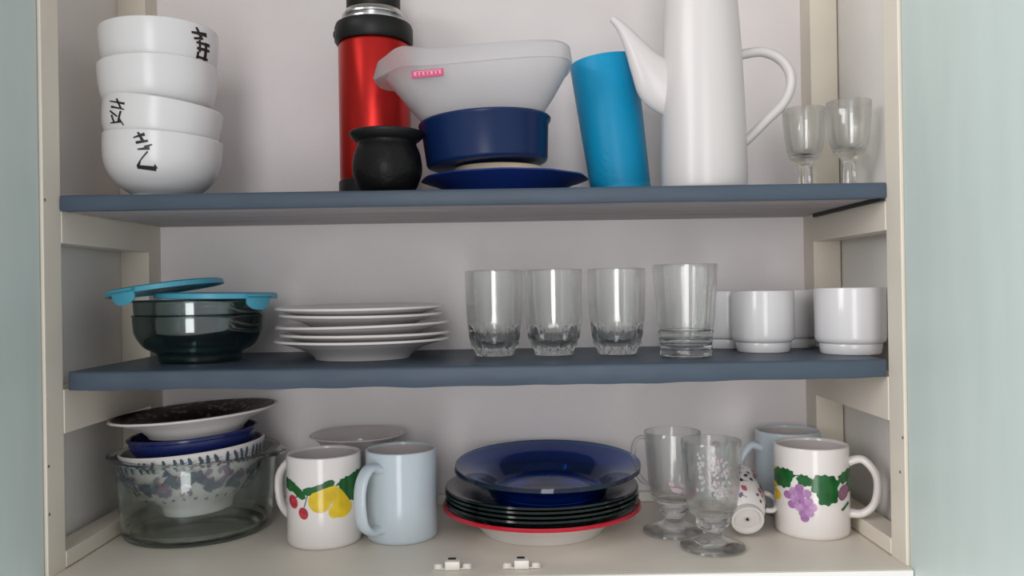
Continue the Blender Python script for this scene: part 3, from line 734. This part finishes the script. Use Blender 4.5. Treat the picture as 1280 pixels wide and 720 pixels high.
# footed glass mugs
def irish(loc, label, hdir):
    t = thing('glass_mug', loc, label, 'glass mug', 'footed glass mugs')
    pr = [(0, 0.0020), (0.022, 0.0010), (0.0315, 0.0), (0.0335, 0.0012), (0.0330, 0.0030), (0.0240, 0.0068), (0.0140, 0.0105), (0.0092, 0.0145), (0.0100, 0.0180), (0.0150, 0.0215), (0.0168, 0.0250), (0.0158, 0.0290), (0.0170, 0.0320), (0.0225, 0.0370), (0.0258, 0.0450), (0.0278, 0.060), (0.0296, 0.085), (0.0312, 0.1110)]
    pr += [(0.0308, 0.1120), (0.0298, 0.1115), (0.0275, 0.085), (0.0256, 0.060), (0.0232, 0.047), (0.0190, 0.0415), (0.0100, 0.0385), (0, 0.0380)]
    thick_base(mesh_obj('body', lathe(pr, 90), M['glass'], t), 0.042)
    c, s = math.sin(hdir), -math.cos(hdir)
    pp = catmull([(q * c, q * s, z) for q, z in ((.0300, .100), (.038, .1015), (.0470, .096), (.0500, .082), (.0470, .064), (.0390, .052), (.0262, .048))], 6)
    bm = bmesh.new(); tube(pp, [(.0042, .0026)] * len(pp), 12, bm, flat=(math.cos(hdir), math.sin(hdir), 0)); mesh_obj('handle', bm, M['glass'], t, angle=60)
    return t
i1 = (0.1755, 0.9065, 0.0003); i2 = (0.2045, 0.8500, 0.0003)
irf = lambda z: interp([(0.0258, 0.0450), (0.0278, 0.060), (0.0296, 0.085), (0.0312, 0.1110)], z)
t = irish(i1, 'footed clear glass mug standing behind, just right of the cobalt plates', R(-128))
random.seed(5)
mp = mapper(i1, 840, 35, 0, 0.876)
def pr2(name, polys, m): return print_on(t, name, [[mp(q) for q in p] for p in polys], irf, M[m], 0.029, 0.0004)
pr2('flower_print', [leafshape(845, 614, 8, 4, .2, teeth=5), leafshape(838, 606, 4, 4, .5), leafshape(852, 608, 4, 3, .5)], 'frostpink')
pr2('flower_print', [leafshape(862, 590, 4, 12, .1), leafshape(854, 575, 3, 7, .3)], 'frost')
t = irish(i2, 'footed clear glass mug standing in front, pale frosted flower print', R(158))
mp = mapper(i2, 886, 37, 0, 0.820)
def spray(cx, cy, w, h, n, m, r0=2.0):
    q = []
    for k in range(n):
        q.append(leafshape(cx + random.gauss(0, w), cy + random.uniform(-h, h), random.uniform(.5, 1) * r0, random.uniform(1, 2.4) * r0, random.uniform(-.5, .5), n=16, teeth=5, amp=.2))
    pr2('flower_print', q, m)
spray(889, 596, 2.6, 27, 26, 'frost'); spray(873, 592, 2.6, 24, 20, 'frost', 1.7); spray(902, 600, 2.4, 22, 18, 'frost', 1.6)
spray(896, 600, 5, 26, 18, 'frostpink', 1.5)
# small flowered cup lying on its side
base = Vector((0.2500, 0.8790, 0.0190)); axis = Vector((0.06, math.cos(R(21)), math.sin(R(21)))).normalized()
q = Vector((0, 0, 1)).rotation_difference(axis)
t = thing('small_cup', base, 'small flowered cup lying on its side, base to the viewer', 'cup')
t.rotation_mode = 'QUATERNION'; t.rotation_quaternion = q
ko = [(0.0150, 0.0), (0.0172, 0.0), (0.0178, 0.004), (0.0172, 0.007), (0.0205, 0.012), (0.0245, 0.022), (0.0262, 0.038), (0.0258, 0.055), (0.0262, 0.070)]
so = soft(ko[3:], 3)
mesh_obj('body', lathe([(0, 0.0035), (0.0030, 0.0035), (0.0034, 0.0020), (0.0038, 0.0035), (0.0125, 0.0035), (0.0142, 0.0008)] + ko[:3] + so + [(0.0255, 0.0712), (0.0245, 0.070), (0.0240, 0.055), (0.0244, 0.038), (0.0225, 0.022), (0.015, 0.010), (0, 0.009)], 72), M['mugwhite'], t)
dm = mesh_obj('base_mark', lathe([(0, 0.0030), (0.0016, 0.0030), (0.0016, 0.0019), (0, 0.0019)], 14), M['ink'], t)
pp = catmull([(0.0245, .004, 0.052), (0.034, .0085, 0.053), (0.0385, .0100, 0.045), (0.0370, .0095, 0.032), (0.0310, .007, 0.022), (0.0225, .004, 0.020)], 6)
q2 = Matrix.Rotation(R(-12), 3, 'Z'); pp = [q2 @ p for p in pp]
bm = bmesh.new(); tube(pp, 0.0028, 12, bm); mesh_obj('handle', bm, M['mugwhite'], t, angle=60)
random.seed(9); A_, B_, C_ = [], [], []
for k in range(84):
    p = -PI + 2 * PI * ((k * .6180339) % 1); z = 0.013 + 0.054 * (k + .5) / 84
    if .30 < (k / 84) < .38: continue
    tgt = (A_, A_, B_, A_, C_)[k % 5]; s = random.uniform(.0018, .0032) * (1.4 if k % 5 == 2 else 1)
    p += random.uniform(-.2, .2)
    tgt.append([(p + x / .025, z + y) for x, y in leafshape(0, 0, s * 1.2, s, random.uniform(0, 3), n=14, teeth=4)])
    if k % 2 == 0: A_.append([(p + x / .025, z + y) for x, y in stroke(0, 0, .007, random.uniform(-.004, .004), .0006)])
sf = lambda z: interp(so, z)
print_on(t, 'leaf_print', A_, sf, M['ink'], .025)['label'] = 'dark sprigs'
print_on(t, 'flower_print', B_, sf, M['rose'], .025, off=.0005)['label'] = 'red flowers'
print_on(t, 'flower_print', C_, sf, M['mauve'], .025, off=.0005)['label'] = 'mauve flowers'

# mugs at the right
mug('mug', (0.3300, 0.9860, 0.0003), 'pale blue mug at the back right, behind the grape mug', 'pale blue mugs', 0.0375, 0.0975, M['mugblue'], M['mugin'], R(-78), hout=0.025)
m2 = (0.3280, 0.9035, 0.0003)
t = mug('mug', m2, 'white mug with purple grapes and green vine leaves, at the right', None, 0.0395, 0.0965, M['mugwhite'], M['mugin'], R(66), hout=0.0275, hw=.0055, hz=(.82, .24))
RAD = 0.0395
mp = mapper(m2, 1018.5, 47.2, 0, 0.8640)
printed('leaf_print', [leafshape(983, 603, 12, 16, .1, teeth=9, amp=.09), leafshape(988, 597, 10, 9, .1), leafshape(1010, 602, 9, 9, .2, teeth=7), leafshape(1034, 607, 17, 17, .1, teeth=9, amp=.09), leafshape(1038, 621, 13, 14, -.3, teeth=7, amp=.12),
                        leafshape(1060, 598, 11, 9, -.5), leafshape(1063, 612, 4, 10, .1), stroke(997, 597, 1010, 596, 1.4), stroke(1045, 604, 1056, 600, 1.6), stroke(1054, 640, 1062, 632, 3)], 'leaf')
gr = []
for (gx, gy) in ((1004, 612), (997, 617), (1006, 620), (1013, 618), (990, 623), (998, 626), (1007, 629), (1015, 628), (995, 634), (1003, 636), (1012, 637), (1020, 635), (1008, 643), (1016, 642), (1010, 649)):
    gr.append(ell(gx, gy, 5.2, 5.2, 16))
for i, gq in enumerate(gr): pass
printed('grape_print', gr[::2], 'grape', .0005)
printed('grape_print', gr[1::2], 'grapelight', .0007)
printed('plum_print', [ell(1056, 618, 6, 10, rot=.2)], 'grapedark', .0005)
printed('pear_print', [ell(974, 606, 3.5, 14), ell(976, 627, 5, 7)], 'yellow', .0003)

# two small door catches screwed to the floor edge
def catch(px, py, label):
    p = at(px, py, 0.798); 
    t = thing('door_catch', (p.x, 0.798, 0.0003), label, 'door catch', 'door catches on the cupboard floor')
    mesh_obj('block', box(-0.0072, 0.0072, -0.006, 0.005, 0, 0.0085, 0.0012), M['catch'], t)
    mesh_obj('slot', box(-0.0045, 0.0030, 0.0005, 0.0048, 0.0084, 0.0092), M['dark'], t, smooth=False)
    mesh_obj('plate', box(-0.0185, 0.0185, -0.0035, 0.0035, 0, 0.0012, 0.0005), M['floor'], t)
    for s in (-1, 1):
        e = mesh_obj('screw_cap', lathe([(0, 0), (0.0045, 0), (0.0045, 0.0025), (0.003, 0.0042), (0, 0.0046)], 20), M['catch'], t); e.location = (s * 0.0140, 0, 0.0008)
    return t
c1 = catch(565, 710, 'ivory door catch at the front edge, the left one of the two')
p = at(651, 708, 0.798)
dup(c1, (p.x, 0.798, 0.0003), 'ivory door catch at the front edge, the right one of the two')
